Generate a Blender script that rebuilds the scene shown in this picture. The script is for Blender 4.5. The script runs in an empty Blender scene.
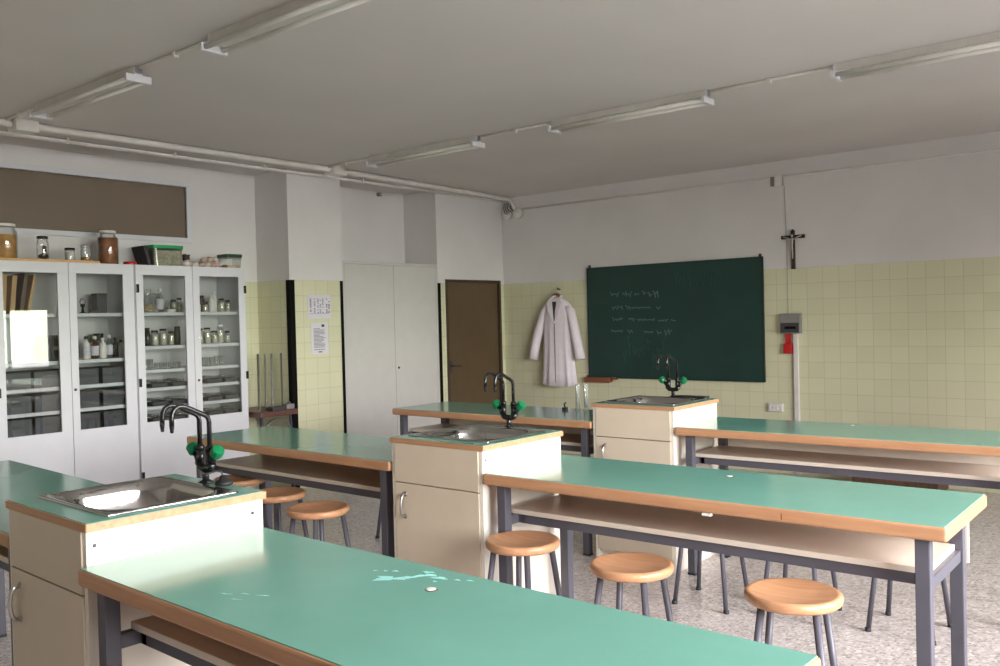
import bpy, bmesh, math, random
from mathutils import Vector, Matrix
random.seed(7)
PI = math.pi
scene = bpy.context.scene
COL = scene.collection

# ------------------------------------------------------------------ materials
def nodes_of(name):
    m = bpy.data.materials.new(name); m.use_nodes = True
    nt = m.node_tree; nt.nodes.clear()
    out = nt.nodes.new('ShaderNodeOutputMaterial')
    return m, nt, out

def N(nt, kind, **kw):
    n = nt.nodes.new(kind)
    for k, v in kw.items():
        if k.startswith('i_'):
            key = k[2:]
            key = int(key) if key.isdigit() else key.replace('_', ' ')
            n.inputs[key].default_value = v
        else:
            setattr(n, k, v)
    return n

def srgb(r, g, b):
    f = lambda c: (c/255/12.92) if c/255 <= .04045 else ((c/255+.055)/1.055)**2.4
    return (f(r), f(g), f(b), 1)

def ramp(nt, fac, stops):
    r = nt.nodes.new('ShaderNodeValToRGB')
    el = r.color_ramp.elements
    while len(el) < len(stops): el.new(.5)
    for e, (p, c) in zip(el, stops): e.position = p; e.color = c
    nt.links.new(fac, r.inputs[0])
    return r.outputs[0]

def mix(nt, fac, a, b, mode='MIX'):
    n = nt.nodes.new('ShaderNodeMix'); n.data_type = 'RGBA'; n.blend_type = mode
    for sock, v in ((n.inputs[0], fac), (n.inputs[6], a), (n.inputs[7], b)):
        if hasattr(v, 'links'): nt.links.new(v, sock)
        else: sock.default_value = v
    return n.outputs[2]

def objcoord(nt, scale=(1, 1, 1)):
    tc = nt.nodes.new('ShaderNodeTexCoord'); mp = nt.nodes.new('ShaderNodeMapping')
    mp.inputs['Scale'].default_value = scale
    nt.links.new(tc.outputs['Object'], mp.inputs['Vector'])
    return mp.outputs[0]

def noise(nt, vec, scale, detail=3, rough=.5):
    n = N(nt, 'ShaderNodeTexNoise'); n.inputs['Scale'].default_value = scale
    n.inputs['Detail'].default_value = detail; n.inputs['Roughness'].default_value = rough
    nt.links.new(vec, n.inputs['Vector'])
    return n.outputs[0]

def plain(name, col, rough=.5, metal=0, var=.06, scale=8, bump=0, spec=.5, coord=(1, 1, 1), coat=0):
    m, nt, out = nodes_of(name)
    b = N(nt, 'ShaderNodeBsdfPrincipled'); b.inputs['Roughness'].default_value = rough
    b.inputs['Metallic'].default_value = metal; b.inputs['Specular IOR Level'].default_value = spec
    b.inputs['Coat Weight'].default_value = coat
    v = objcoord(nt, coord); f = noise(nt, v, scale)
    lo = tuple(c*(1-var) for c in col[:3])+(1,); hi = tuple(min(1, c*(1+var)) for c in col[:3])+(1,)
    nt.links.new(ramp(nt, f, [(.3, lo), (.7, hi)]), b.inputs['Base Color'])
    if bump:
        bp = N(nt, 'ShaderNodeBump'); bp.inputs['Strength'].default_value = bump; bp.inputs['Distance'].default_value = .01
        f2 = noise(nt, v, scale*3, 4)
        nt.links.new(f2, bp.inputs['Height']); nt.links.new(bp.outputs[0], b.inputs['Normal'])
    nt.links.new(b.outputs[0], out.inputs[0])
    return m

def wood(name, a, b_, rough=.4, axis=(1.2, 26, 26), planks=0):
    m, nt, out = nodes_of(name)
    b = N(nt, 'ShaderNodeBsdfPrincipled'); b.inputs['Roughness'].default_value = rough
    v = objcoord(nt, axis)
    f = noise(nt, v, 2.2, 5, .6)
    c = ramp(nt, f, [(.3, a), (.7, b_)])
    if planks:
        tc = N(nt, 'ShaderNodeTexCoord'); sp = N(nt, 'ShaderNodeSeparateXYZ'); nt.links.new(tc.outputs['Object'], sp.inputs[0])
        mu = N(nt, 'ShaderNodeMath', operation='MULTIPLY'); mu.inputs[1].default_value = 1/planks
        nt.links.new(sp.outputs[1], mu.inputs[0])
        ad = N(nt, 'ShaderNodeMath', operation='ADD'); ad.inputs[1].default_value = .37; nt.links.new(mu.outputs[0], ad.inputs[0])
        fl = N(nt, 'ShaderNodeMath', operation='FLOOR'); nt.links.new(ad.outputs[0], fl.inputs[0])
        wn = N(nt, 'ShaderNodeTexWhiteNoise', noise_dimensions='1D'); nt.links.new(fl.outputs[0], wn.inputs['W'])
        g = ramp(nt, wn.outputs[0], [(0, (.8, .77, .74, 1)), (1, (1.0, 1.0, 1.0, 1))])
        c = mix(nt, 1.0, c, g, 'MULTIPLY')
    nt.links.new(c, b.inputs['Base Color'])
    bp = N(nt, 'ShaderNodeBump'); bp.inputs['Strength'].default_value = .06; bp.inputs['Distance'].default_value = .004
    nt.links.new(f, bp.inputs['Height']); nt.links.new(bp.outputs[0], b.inputs['Normal'])
    nt.links.new(b.outputs[0], out.inputs[0])
    return m

def glassy(name, tint=(1, 1, 1, 1), refl=.06, rough=.0, edge=.35, highlight_mix=0):
    m, nt, out = nodes_of(name)
    t = N(nt, 'ShaderNodeBsdfTransparent'); t.inputs[0].default_value = tint
    g = N(nt, 'ShaderNodeBsdfGlossy'); g.inputs['Roughness'].default_value = rough
    lw = N(nt, 'ShaderNodeFresnel'); lw.inputs[0].default_value = 1.45
    mp = N(nt, 'ShaderNodeMapRange'); nt.links.new(lw.outputs[0], mp.inputs[0])
    mp.inputs[3].default_value = refl; mp.inputs[4].default_value = edge+.5
    ms = N(nt, 'ShaderNodeMixShader')
    nt.links.new(mp.outputs[0], ms.inputs[0]); nt.links.new(t.outputs[0], ms.inputs[1]); nt.links.new(g.outputs[0], ms.inputs[2])
    last = ms.outputs[0]
    if highlight_mix:  # white diffuse mixed in, standing for bright window highlights on the glass
        df = N(nt, 'ShaderNodeBsdfDiffuse'); df.inputs[0].default_value = (.9, .92, .9, 1)
        m2 = N(nt, 'ShaderNodeMixShader'); m2.inputs[0].default_value = highlight_mix
        nt.links.new(last, m2.inputs[1]); nt.links.new(df.outputs[0], m2.inputs[2]); last = m2.outputs[0]
    nt.links.new(last, out.inputs[0])
    return m

TILE_TOP = 2.0105
def wall_mat(name, tiled=True):
    m, nt, out = nodes_of(name)
    b = N(nt, 'ShaderNodeBsdfPrincipled')
    tc = N(nt, 'ShaderNodeTexCoord'); sp = N(nt, 'ShaderNodeSeparateXYZ'); nt.links.new(tc.outputs['Object'], sp.inputs[0])
    pv = noise(nt, tc.outputs['Object'], 1.3, 4)
    paint = ramp(nt, pv, [(.3, srgb(212, 209, 208)), (.7, srgb(222, 219, 218))])
    if tiled:
        ad = N(nt, 'ShaderNodeMath', operation='ADD'); nt.links.new(sp.outputs[0], ad.inputs[0]); nt.links.new(sp.outputs[1], ad.inputs[1])
        cb = N(nt, 'ShaderNodeCombineXYZ'); nt.links.new(ad.outputs[0], cb.inputs[0])
        zo = N(nt, 'ShaderNodeMath', operation='SUBTRACT'); zo.inputs[1].default_value = TILE_TOP - 15*.152; nt.links.new(sp.outputs[2], zo.inputs[0])
        nt.links.new(zo.outputs[0], cb.inputs[1])
        br = N(nt, 'ShaderNodeTexBrick', offset=0, squash=1)
        br.inputs['Scale'].default_value = 1; br.inputs['Mortar Size'].default_value = .0018; br.inputs['Mortar Smooth'].default_value = .3
        br.inputs['Brick Width'].default_value = .152; br.inputs['Row Height'].default_value = .152; br.inputs['Bias'].default_value = 0
        br.inputs['Color1'].default_value = srgb(212, 210, 178); br.inputs['Color2'].default_value = srgb(206, 204, 172)
        br.inputs['Mortar'].default_value = srgb(166, 164, 136)
        nt.links.new(cb.outputs[0], br.inputs['Vector'])
        tint = noise(nt, tc.outputs['Object'], .7, 2)
        tl = mix(nt, tint, br.outputs[0], srgb(212, 212, 188))
        gt = N(nt, 'ShaderNodeMath', operation='GREATER_THAN'); gt.inputs[1].default_value = TILE_TOP
        nt.links.new(sp.outputs[2], gt.inputs[0])
        c = mix(nt, gt.outputs[0], mix(nt, .35, br.outputs[0], tl), paint)
        nt.links.new(c, b.inputs['Base Color'])
        rg = N(nt, 'ShaderNodeMapRange'); nt.links.new(gt.outputs[0], rg.inputs[0]); rg.inputs[3].default_value = .22; rg.inputs[4].default_value = .85
        nt.links.new(rg.outputs[0], b.inputs['Roughness'])
        inv = N(nt, 'ShaderNodeMath', operation='SUBTRACT'); inv.inputs[0].default_value = 1; nt.links.new(br.outputs['Fac'], inv.inputs[1])
        wob = noise(nt, tc.outputs['Object'], 5, 1)
        hs = N(nt, 'ShaderNodeMath', operation='ADD'); nt.links.new(inv.outputs[0], hs.inputs[0]); nt.links.new(wob, hs.inputs[1])
        bp = N(nt, 'ShaderNodeBump'); bp.inputs['Strength'].default_value = .25; bp.inputs['Distance'].default_value = .003
        nt.links.new(hs.outputs[0], bp.inputs['Height']); nt.links.new(bp.outputs[0], b.inputs['Normal'])
    else:
        nt.links.new(paint, b.inputs['Base Color']); b.inputs['Roughness'].default_value = .85
    nt.links.new(b.outputs[0], out.inputs[0])
    return m

def terrazzo():
    m, nt, out = nodes_of('terrazzo')
    b = N(nt, 'ShaderNodeBsdfPrincipled'); b.inputs['Roughness'].default_value = .3
    tc = N(nt, 'ShaderNodeTexCoord')
    base = ramp(nt, noise(nt, tc.outputs['Object'], 2.0, 4), [(.3, srgb(178, 168, 165)), (.7, srgb(196, 187, 184))])
    v = N(nt, 'ShaderNodeTexVoronoi'); v.inputs['Scale'].default_value = 70; nt.links.new(tc.outputs['Object'], v.inputs['Vector'])
    v.inputs['Randomness'].default_value = 1
    spk = ramp(nt, v.outputs['Color'], [(.12, srgb(104, 92, 90)), (.3, srgb(176, 166, 163)), (.62, srgb(196, 188, 186)), (.85, srgb(232, 226, 222))])
    c = mix(nt, .62, base, spk)
    v2 = N(nt, 'ShaderNodeTexVoronoi'); v2.inputs['Scale'].default_value = 26; nt.links.new(tc.outputs['Object'], v2.inputs['Vector'])
    chip = ramp(nt, v2.outputs['Distance'], [(.10, (1, 1, 1, 1)), (.22, (0, 0, 0, 1))])
    c = mix(nt, chip, c, srgb(128, 114, 112))
    sp = N(nt, 'ShaderNodeSeparateXYZ'); nt.links.new(tc.outputs['Object'], sp.inputs[0])
    br = N(nt, 'ShaderNodeTexBrick', offset=0, squash=1); br.inputs['Scale'].default_value = 1
    br.inputs['Brick Width'].default_value = .4; br.inputs['Row Height'].default_value = .4; br.inputs['Mortar Size'].default_value = .0015
    nt.links.new(tc.outputs['Object'], br.inputs['Vector'])
    c = mix(nt, br.outputs['Fac'], c, srgb(140, 130, 127))
    nt.links.new(c, b.inputs['Base Color']); nt.links.new(b.outputs[0], out.inputs[0])
    return m

M = dict(
    wall=wall_mat('tiled_wall'), paint=wall_mat('painted_wall', False),
    ceiling=plain('ceiling_plaster', srgb(212, 208, 206), .9, var=.05, scale=.8, bump=.05),
    floor=terrazzo(),
    laminate=plain('green_laminate', srgb(110, 166, 150), .14, var=.05, scale=3, spec=.62),
    edge=wood('beech_edging', srgb(168, 122, 88), srgb(192, 146, 110), .4),
    seat=wood('beech_seat', srgb(182, 134, 98), srgb(206, 158, 120), .35, planks=.105),
    cream=plain('cream_melamine', srgb(208, 194, 174), .38, var=.02),
    creamside=plain('ivory_melamine', srgb(232, 226, 214), .4, var=.02),
    shelf=plain('shelf_melamine', srgb(214, 204, 190), .35, var=.03),
    brownpanel=plain('brown_panel', srgb(150, 132, 112), .5, var=.05),
    frame=plain('grey_enamel', srgb(82, 81, 90), .42, var=.05, spec=.5),
    darkgap=plain('dark_gap', srgb(35, 30, 28), .8),
    steel=plain('brushed_steel', srgb(198, 196, 194), .12, metal=1, var=.06, scale=6, coord=(1, 12, 1)),
    chrome=plain('satin_chrome', srgb(190, 188, 186), .28, metal=1, var=.03),
    black=plain('black_enamel', srgb(22, 22, 24), .22, var=.1),
    rubber=plain('black_rubber', srgb(26, 25, 25), .6, var=.1),
    greenknob=plain('green_plastic', srgb(6, 104, 62), .3, var=.08),
    white=plain('white_lacquer', srgb(212, 212, 217), .32, var=.02),
    whitein=plain('cabinet_interior', srgb(208, 206, 204), .6, var=.03),
    closet=plain('closet_laminate', srgb(196, 193, 190), .45, var=.02),
    guard=plain('black_guard', srgb(10, 8, 8), .8, spec=.15),
    brown=plain('brown_door', srgb(86, 69, 48), .42, var=.07, scale=3, coord=(6, 6, 1)),
    brownframe=plain('brown_frame', srgb(66, 50, 36), .45),
    glass=glassy('pane_glass', (.95, .965, .96, 1), .034),
    wglass=glassy('window_glass', (.96, .97, .96, 1), .05),
    clear=glassy('jar_glass', (.98, .985, .98, 1), .07, edge=.2, highlight_mix=.015),
    glassware=glassy('thin_glassware', (.97, .98, .97, 1), .08, edge=.2, highlight_mix=.13),
    frost=plain('corridor_dark_pane', srgb(106, 94, 80), .22, var=.05, scale=1),  # frosted pane, darkness of the corridor behind put into its brown
    board=plain('green_chalkboard', srgb(18, 53, 48), .55, var=.16, scale=2.4, bump=.02),
    boardframe=plain('board_edge', srgb(16, 36, 32), .6),
    chalk=plain('chalk', srgb(110, 138, 132), .9),
    chalkdim=plain('chalk_dust', srgb(42, 80, 73), .9),
    tray=wood('tray_wood', srgb(108, 60, 38), srgb(128, 74, 48), .5),
    cloth=plain('cotton_cloth', srgb(226, 216, 224), .9, var=.03, scale=20, bump=.1),
    darkcloth=plain('inner_shade_cloth', srgb(140, 132, 138), .9),
    red=plain('red_plastic', srgb(176, 22, 26), .35),
    greybox=plain('grey_plastic', srgb(128, 126, 122), .45),
    darkgrey=plain('dark_grey', srgb(58, 58, 60), .5),
    pvc=plain('white_pvc', srgb(214, 210, 206), .5),
    conduitdim=plain('painted_cable', srgb(168, 162, 148), .6),
    conduit=plain('painted_conduit', srgb(222, 218, 214), .55),
    paper=plain('paper', srgb(210, 206, 214), .8, var=.03),
    ink=plain('grey_ink', srgb(120, 116, 128), .8),
    inkdark=plain('dark_ink', srgb(60, 56, 64), .8),
    amber=plain('amber_liquid', srgb(186, 138, 72), .15, var=.3, scale=14),
    brownliq=plain('brown_liquid', srgb(132, 78, 36), .15, var=.4, scale=14),
    specimen=plain('dark_specimen', srgb(58, 32, 22), .6, var=.3),
    ochre=plain('ochre_sediment', srgb(150, 116, 60), .8, var=.3, scale=40),
    tan=wood('tan_board', srgb(186, 144, 88), srgb(204, 166, 112), .5, axis=(20, 20, 1.5)),
    darkwood=wood('dark_board', srgb(84, 60, 46), srgb(106, 78, 60), .5, axis=(20, 20, 1.5)),
    bottlew=plain('white_plastic', srgb(226, 222, 214), .4),
    bottleb=plain('brown_glass', srgb(70, 38, 20), .1, var=.2),
    bottleg=plain('dark_green_glass', srgb(24, 34, 26), .1, var=.2),
    powder=plain('pale_powder', srgb(206, 198, 176), .8, var=.15, scale=30),
    bin=plain('grey_bin', srgb(60, 62, 68), .4, var=.06),
    stone=plain('shell_stone', srgb(190, 160, 144), .7, var=.35, scale=22, bump=.3),
    stone2=plain('pale_stone', srgb(214, 204, 196), .7, var=.25, scale=22, bump=.3),
    greenlid=plain('green_lid', srgb(14, 140, 78), .4),
    dkgreenlid=plain('dark_green_lid', srgb(28, 62, 40), .4),
    twig=plain('dry_bedding', srgb(150, 146, 122), .9, var=.35, scale=45, bump=.4),
    redwood=wood('reddish_tabletop', srgb(84, 52, 44), srgb(102, 66, 56), .4),
    crucwood=plain('crucifix_wood', srgb(50, 26, 18), .45),
    figure=plain('silver_figure', srgb(170, 164, 156), .35, metal=.6),
    chip=plain('worn_turquoise', srgb(150, 214, 208), .6, var=.08, scale=60),
    leafy=plain('foliage', srgb(96, 120, 60), .8, var=.4, scale=6),
    ground=plain('outside_ground', srgb(206, 202, 198), .9, var=.2, scale=1),
    greycap=plain('grey_foot', srgb(38, 38, 42), .6),
    slate=plain('blind_slat', srgb(150, 146, 138), .6),
    tube=plain('lamp_tube', srgb(222, 220, 214), .3),
    lightmetal=plain('lamp_enamel', srgb(208, 204, 198), .45),
)

# ------------------------------------------------------------------ mesh builder
class MB:
    def __init__(self): self.bm = bmesh.new()
    def _merge(self, b2, smooth=False, mi=0):
        me = bpy.data.meshes.new('tmp')
        for f in b2.faces: f.smooth = smooth; f.material_index = mi
        b2.to_mesh(me); b2.free(); self.bm.from_mesh(me); bpy.data.meshes.remove(me)
        return self
    def box(self, x0, x1, y0, y1, z0, z1, bev=0, seg=2, mat=None, mi=0):
        b = bmesh.new(); bmesh.ops.create_cube(b, size=1)
        sx, sy, sz = x1-x0, y1-y0, z1-z0
        for v in b.verts:
            v.co = Vector((x0+(v.co.x+.5)*sx, y0+(v.co.y+.5)*sy, z0+(v.co.z+.5)*sz))
        if bev: bmesh.ops.bevel(b, geom=b.edges[:], offset=min(bev, .49*min(abs(sx), abs(sy), abs(sz))), segments=seg, profile=.6, affect='EDGES')
        if mat is not None: bmesh.ops.transform(b, matrix=mat, verts=b.verts)
        return self._merge(b, False, mi)
    def lathe(self, prof, c=(0, 0, 0), seg=24, smooth=True, mat=None, close=True, mi=0):
        b = bmesh.new(); rings = []
        for r, z in prof:
            if r < 1e-6: rings.append([b.verts.new((0, 0, z))])
            else: rings.append([b.verts.new((r*math.cos(2*PI*i/seg), r*math.sin(2*PI*i/seg), z)) for i in range(seg)])
        for a, d in zip(rings, rings[1:]):
            for i in range(seg):
                j = (i+1) % seg
                if len(a) == 1 and len(d) == 1: continue
                if len(a) == 1: b.faces.new((a[0], d[j], d[i])) if False else b.faces.new((a[0], d[i], d[j]))
                elif len(d) == 1: b.faces.new((a[i], a[j], d[0]))
                else: b.faces.new((a[i], a[j], d[j], d[i]))
        if close:
            if len(rings[0]) > 1: b.faces.new(rings[0][::-1])
            if len(rings[-1]) > 1: b.faces.new(rings[-1])
        bmesh.ops.recalc_face_normals(b, faces=b.faces)
        mt = Matrix.Translation(Vector(c))
        if mat is not None: mt = mt @ mat
        bmesh.ops.transform(b, matrix=mt, verts=b.verts)
        return self._merge(b, smooth, mi)
    def tube(self, pts, r, seg=12, r2=None, cap=True, mi=0):
        pts = [Vector(p) for p in pts]; n = len(pts); b = bmesh.new(); rings = []
        t0 = (pts[1]-pts[0]).normalized()
        u = t0.cross(Vector((0, 0, 1)));
        if u.length < 1e-4: u = t0.cross(Vector((1, 0, 0)))
        u.normalize()
        for i, p in enumerate(pts):
            t = (pts[min(i+1, n-1)]-pts[max(i-1, 0)]).normalized()
            u = (u-t*u.dot(t)).normalized(); w = t.cross(u)
            rr = r if r2 is None else r+(r2-r)*i/(n-1)
            rings.append([b.verts.new(p+u*rr*math.cos(2*PI*k/seg)+w*rr*math.sin(2*PI*k/seg)) for k in range(seg)])
        for a, d in zip(rings, rings[1:]):
            for k in range(seg): b.faces.new((a[k], a[(k+1) % seg], d[(k+1) % seg], d[k]))
        if cap: b.faces.new(rings[0][::-1]); b.faces.new(rings[-1])
        bmesh.ops.recalc_face_normals(b, faces=b.faces)
        return self._merge(b, True, mi)
    def prism(self, poly, z0, z1, mat=None, smooth=False):
        b = bmesh.new(); lo = [b.verts.new((x, y, z0)) for x, y in poly]; hi = [b.verts.new((x, y, z1)) for x, y in poly]
        b.faces.new(lo[::-1]); b.faces.new(hi); n = len(poly)
        for i in range(n): b.faces.new((lo[i], lo[(i+1) % n], hi[(i+1) % n], hi[i]))
        bmesh.ops.recalc_face_normals(b, faces=b.faces)
        if mat is not None: bmesh.ops.transform(b, matrix=mat, verts=b.verts)
        return self._merge(b, smooth)
    def blob(self, c, s, jit=.15, sub=2, rot=0):
        b = bmesh.new(); bmesh.ops.create_icosphere(b, subdivisions=sub, radius=1)
        ph = random.random()*9
        for v in b.verts:
            k = 1+jit*math.sin(3*v.co.x+ph)*math.cos(4*v.co.y+2*ph)+jit*.6*math.sin(5*v.co.z+ph)
            v.co = v.co*k
        bmesh.ops.transform(b, matrix=Matrix.Translation(Vector(c)) @ Matrix.Rotation(rot, 4, 'Z') @ Matrix.Diagonal((*s, 1)), verts=b.verts)
        return self._merge(b, True)
    def faces(self, verts, faces, smooth=True):
        b = bmesh.new(); vs = [b.verts.new(v) for v in verts]
        for f in faces:
            try: b.faces.new([vs[i] for i in f])
            except ValueError: pass
        bmesh.ops.recalc_face_normals(b, faces=b.faces)
        return self._merge(b, smooth)
    def build(self, name, mat, parent=None, loc=None, rotz=0, **props):
        me = bpy.data.meshes.new(name); self.bm.to_mesh(me); self.bm.free()
        for m in (mat if isinstance(mat, (list, tuple)) else [mat]): me.materials.append(m)
        o = bpy.data.objects.new(name, me); COL.objects.link(o)
        if parent: o.parent = parent
        if loc is not None: o.location = loc
        o.rotation_euler.z = rotz
        for k, v in props.items(): o[k] = v
        return o

def tag(o, label, cat, group=None):
    o['label'] = label; o['category'] = cat
    if group: o['group'] = group
    return o
def thing(name, label, cat, loc=(0, 0, 0), rotz=0, group=None):
    o = bpy.data.objects.new(name, None); o.empty_display_size = .1; COL.objects.link(o)
    o.location = loc; o.rotation_euler.z = rotz
    return tag(o, label, cat, group)
def copy_tree(o, parent=None):
    c = o.copy(); COL.objects.link(c)
    if parent: c.parent = parent
    for ch in list(o.children): copy_tree(ch, c)
    return c
def place(o, label, loc, rotz=0, group=None):
    o['label'] = label; o.location = loc; o.rotation_euler.z = rotz
    if group: o['group'] = group
    return o
def struct(o): o['kind'] = 'structure'; return o

# ------------------------------------------------------------------ room
XW, XR, YB, H = -6.9612, -7.4756, 8.5068, 3.0646      # pillar face, recess wall, board wall, ceiling
XRT, YF = 1.8, -2.6
CY1, CY2, CY3 = 5.285, 5.9406, 7.33                    # pillar, closet niche, door wall
T = .2
struct(MB().box(XR-T, XRT+T, YF-T, YB+T, -.15, 0).build('floor', M['floor']))
struct(MB().box(XR-T, XRT+T, YF-T, YB+T, H, H+.15).build('ceiling', M['ceiling']))
struct(MB().box(XR-T, XRT+T, YB, YB+T, 0, H).build('wall_back', M['wall']))
struct(MB().box(XR-T, XRT+T, YF-T, YF, 0, H).build('wall_front', M['paint']))
# left wall: recess plane, pillar, closet niche, door wall; transom hole and doorway hole
TR = (2.0, 4.53, 2.405, 2.875)
DR = (7.456, 8.4436, 2.055)
w = MB()
w.box(XR-T, XR, YF, TR[0], 0, H); w.box(XR-T, XR, TR[1], YB, 0, H)
w.box(XR-T, XR, TR[0], TR[1], 0, TR[2]); w.box(XR-T, XR, TR[0], TR[1], TR[3], H)
w.box(XR, XW, CY1, CY2, 0, H)
w.box(XR, XW, CY3, DR[0], 0, H); w.box(XR, XW, DR[0], YB, DR[2], H); w.box(XR, XW, DR[1], YB, 0, DR[2])
struct(w.build('wall_left', M['wall']))
# transom window high in the left wall
f = MB()
y0, y1, z0, z1 = TR
for a in ((y0-.045, y1+.045, z1, z1+.045), (y0-.045, y1+.045, z0-.045, z0)): f.box(XR-.06, XR+.018, a[0], a[1], a[2], a[3], .004)
for a in ((y0-.045, y0), (y1, y1+.045)): f.box(XR-.06, XR+.018, a[0], a[1], z0, z1, .004)
fr = struct(f.build('window_1', M['white']))
MB().box(XR-.025, XR-.015, y0, y1, z0, z1).build('pane', M['frost'], fr)
# brown door in its frame beside the board wall
dm = MB().box(XW-.06, XW-.02, DR[0]+.035, DR[1]-.035, .008, DR[2]-.035, .003).build('door_1', M['brown'])
struct(dm)
f = MB().box(XW-.1, XW+.012, DR[0], DR[0]+.035, 0, DR[2], .003).box(XW-.1, XW+.012, DR[1]-.035, DR[1], 0, DR[2], .003)
f.box(XW-.1, XW+.012, DR[0]+.035, DR[1]-.035, DR[2]-.035, DR[2], .003)
f.build('door_frame', M['brownframe'], dm)
h = MB().box(XW-.02, XW-.012, DR[0]+.07, DR[0]+.105, .98, 1.12, .002)
h.tube([(XW-.012, DR[0]+.0875, 1.06), (XW+.035, DR[0]+.0875, 1.06), (XW+.04, DR[0]+.1, 1.06), (XW+.04, DR[0]+.19, 1.055)], .008)
h.build('door_handle', M['darkgrey'], dm)
# black corner guards on the pillar and niche edges
def guard(n, ya, yb, xa=XW-.05):
    struct(MB().box(XW, XW+.006, ya, yb, 0, TILE_TOP, .001).box(xa, XW+.006, min(ya, yb)-.005, min(ya, yb), 0, TILE_TOP, .001).build('trim_%d' % n, M['guard']))
guard(1, CY1, CY1+.055)
guard(2, CY2-.03, CY2)
struct(MB().box(XW, XW+.006, CY3, CY3+.045, 0, TILE_TOP, .001).build('trim_3', M['guard']))

# right wall with windows (behind and beside the camera, lit from outside)
WIN = [(.6, 2.8), (3.1, 4.9), (5.6, 7.0)]
ZTS = [2.8, 2.8, 1.98]
ZS = .9
w = MB()
ys = [YF] + [v for a in WIN for v in a] + [YB]
for i in range(0, len(ys), 2): w.box(XRT, XRT+T, ys[i], ys[i+1], 0, H)
for (a, b), ZT in zip(WIN, ZTS): w.box(XRT, XRT+T, a, b, 0, ZS); w.box(XRT, XRT+T, a, b, ZT, H)
struct(w.build('wall_right', M['wall']))
for i, (a, b) in enumerate(WIN):
    f = MB(); X0, X1 = XRT+.06, XRT+.12; ZT = ZTS[i]
    f.box(X0, X1, a, b, ZS, ZS+.05, .004).box(X0, X1, a, b, ZT-.05, ZT, .004)
    n = 2
    for k in range(n+1):
        y = a+(b-a-.05)*k/n
        f.box(X0, X1, y, y+.05, ZS+.05, ZT-.05, .004)
    fo = struct(f.build('window_%d' % (i+2), M['white']))
    for k in range(n):
        ya = a+(b-a-.05)*k/n+.05; yb = a+(b-a-.05)*(k+1)/n
        MB().box(XRT+.086, XRT+.09, ya, yb, ZS+.05, ZT-.05).build('pane', M['wglass'], fo)

# ------------------------------------------------------------------ benches and sink units
ZB, ZS2 = .902, 1.023
D, W, L = .6121, .6127, 1.892
ROWS = {1: (-3.1849, 1.2276, -.0333), 2: (-3.2091, 3.0056, -.005), 3: (-3.264, 4.8588, .0047)}

def make_bench():
    D = .63
    t = thing('laboratory_bench', '', 'bench')
    MB().box(0, L, 0, D, ZB-.05, ZB-.001, .013, 4).build('edging', M['edge'], t)
    o = MB().box(.007, L-.007, .007, D-.007, ZB-.003, ZB+.0005, .0012, 1).build('worktop', M['laminate'], t)
    lx = (.056, L-.104); ly = (.03, .505); s = .046
    for x in lx:
        for y in ly:
            lg = MB().box(x, x+s, y, y+s, .012, ZB-.05, .004).build('leg', M['frame'], t)
            MB().box(x-.002, x+s+.002, y-.002, y+s+.002, 0, .014, .003).build('foot_cap', M['greycap'], lg)
    zt = .733
    MB().box(lx[0]+s, lx[1], .135, .17, zt-.064, zt-.022, .003).build('frame_rail', M['frame'], t)
    for x, xa, xb in ((lx[0], lx[0]+s-.01, lx[0]+s+.03), (lx[1], lx[1]-.03, lx[1]+.01)):
        MB().box(x+.008, x+s-.008, ly[0]+s, ly[1], zt-.064, zt-.022, .003).box(xa, xb, .135, .17, zt-.063, zt-.023, .002).build('side_rail', M['frame'], t)
    MB().box(lx[0]+.012, lx[1]+s-.026, .12, .50, zt-.022, zt, .003).build('shelf', M['shelf'], t)
    MB().box(.03, L-.05, .553, .571, .655, ZB-.05, .002).build('back_panel', M['shelf'], t)
    return t

def row_pt(j, x, y):
    X, Y, r = ROWS[j]; c, s = math.cos(r), math.sin(r)
    return (X+c*x-s*y, Y+s*x+c*y)
proto = make_bench()
BENCH = {}
specs = [ # row, side, dx, dy, dr, label
    (1, 'R', .002, -.03, .0103, 'long green-topped bench in the foreground with worn turquoise patches on its top'),
    (1, 'L', -.013, .012, -.026, 'green-topped bench cut by the left photo edge, left of the nearest sink unit'),
    (2, 'R', .001, -.012, .019, 'long green-topped bench right of the middle sink unit, its right end in view'),
    (2, 'L', -.003, -.002, -.0087, 'green-topped bench between the nearest and middle sink units, three stools before it'),
    (3, 'R', .001, -.012, .022, 'green-topped bench right of the farthest sink unit, running out of frame before the tiled wall'),
    (3, 'L', -.003, 0, -.0114, 'farthest left green-topped bench, in front of the closet and brown door'),
]
for n, (j, side, dx, dy, dr, lab) in enumerate(specs):
    b = proto if n == 0 else copy_tree(proto)
    rot = ROWS[j][2]+dr
    if side == 'R': x, y = row_pt(j, W+dx, dy)
    else:
        x, y = row_pt(j, dx, dy); L_ = L*(.985 if j == 2 else 1); x -= L_*math.cos(rot); y -= L_*math.sin(rot)
    place(b, lab, (x, y, 0), rot, 'green laboratory benches')
    BENCH[(j, side)] = b

BENCH[(1, 'R')].scale.x = 1.012; BENCH[(2, 'L')].scale.x = .985

def disc_on(bench, x, y, r=.016):
    c = MB().lathe([(r*1.1, 0), (r*1.1, .0006), (0, .0006)], (x, y, ZB+.0004), 20).build('hole_shade', M['brownframe'], bench)  # hole drawn flat: dark disc paints the shaded crescent of its inside
    MB().lathe([(r*.86, 0), (r*.86, .0008), (r*.7, .0014), (0, .0012)], (x-r*.2, y, ZB+.0011), 18).build('hole_inside', M['bottlew'], c)
disc_on(BENCH[(1, 'R')], .958, .47); disc_on(BENCH[(2, 'R')], .953, .488); disc_on(BENCH[(3, 'R')], .9, .54)
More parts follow.
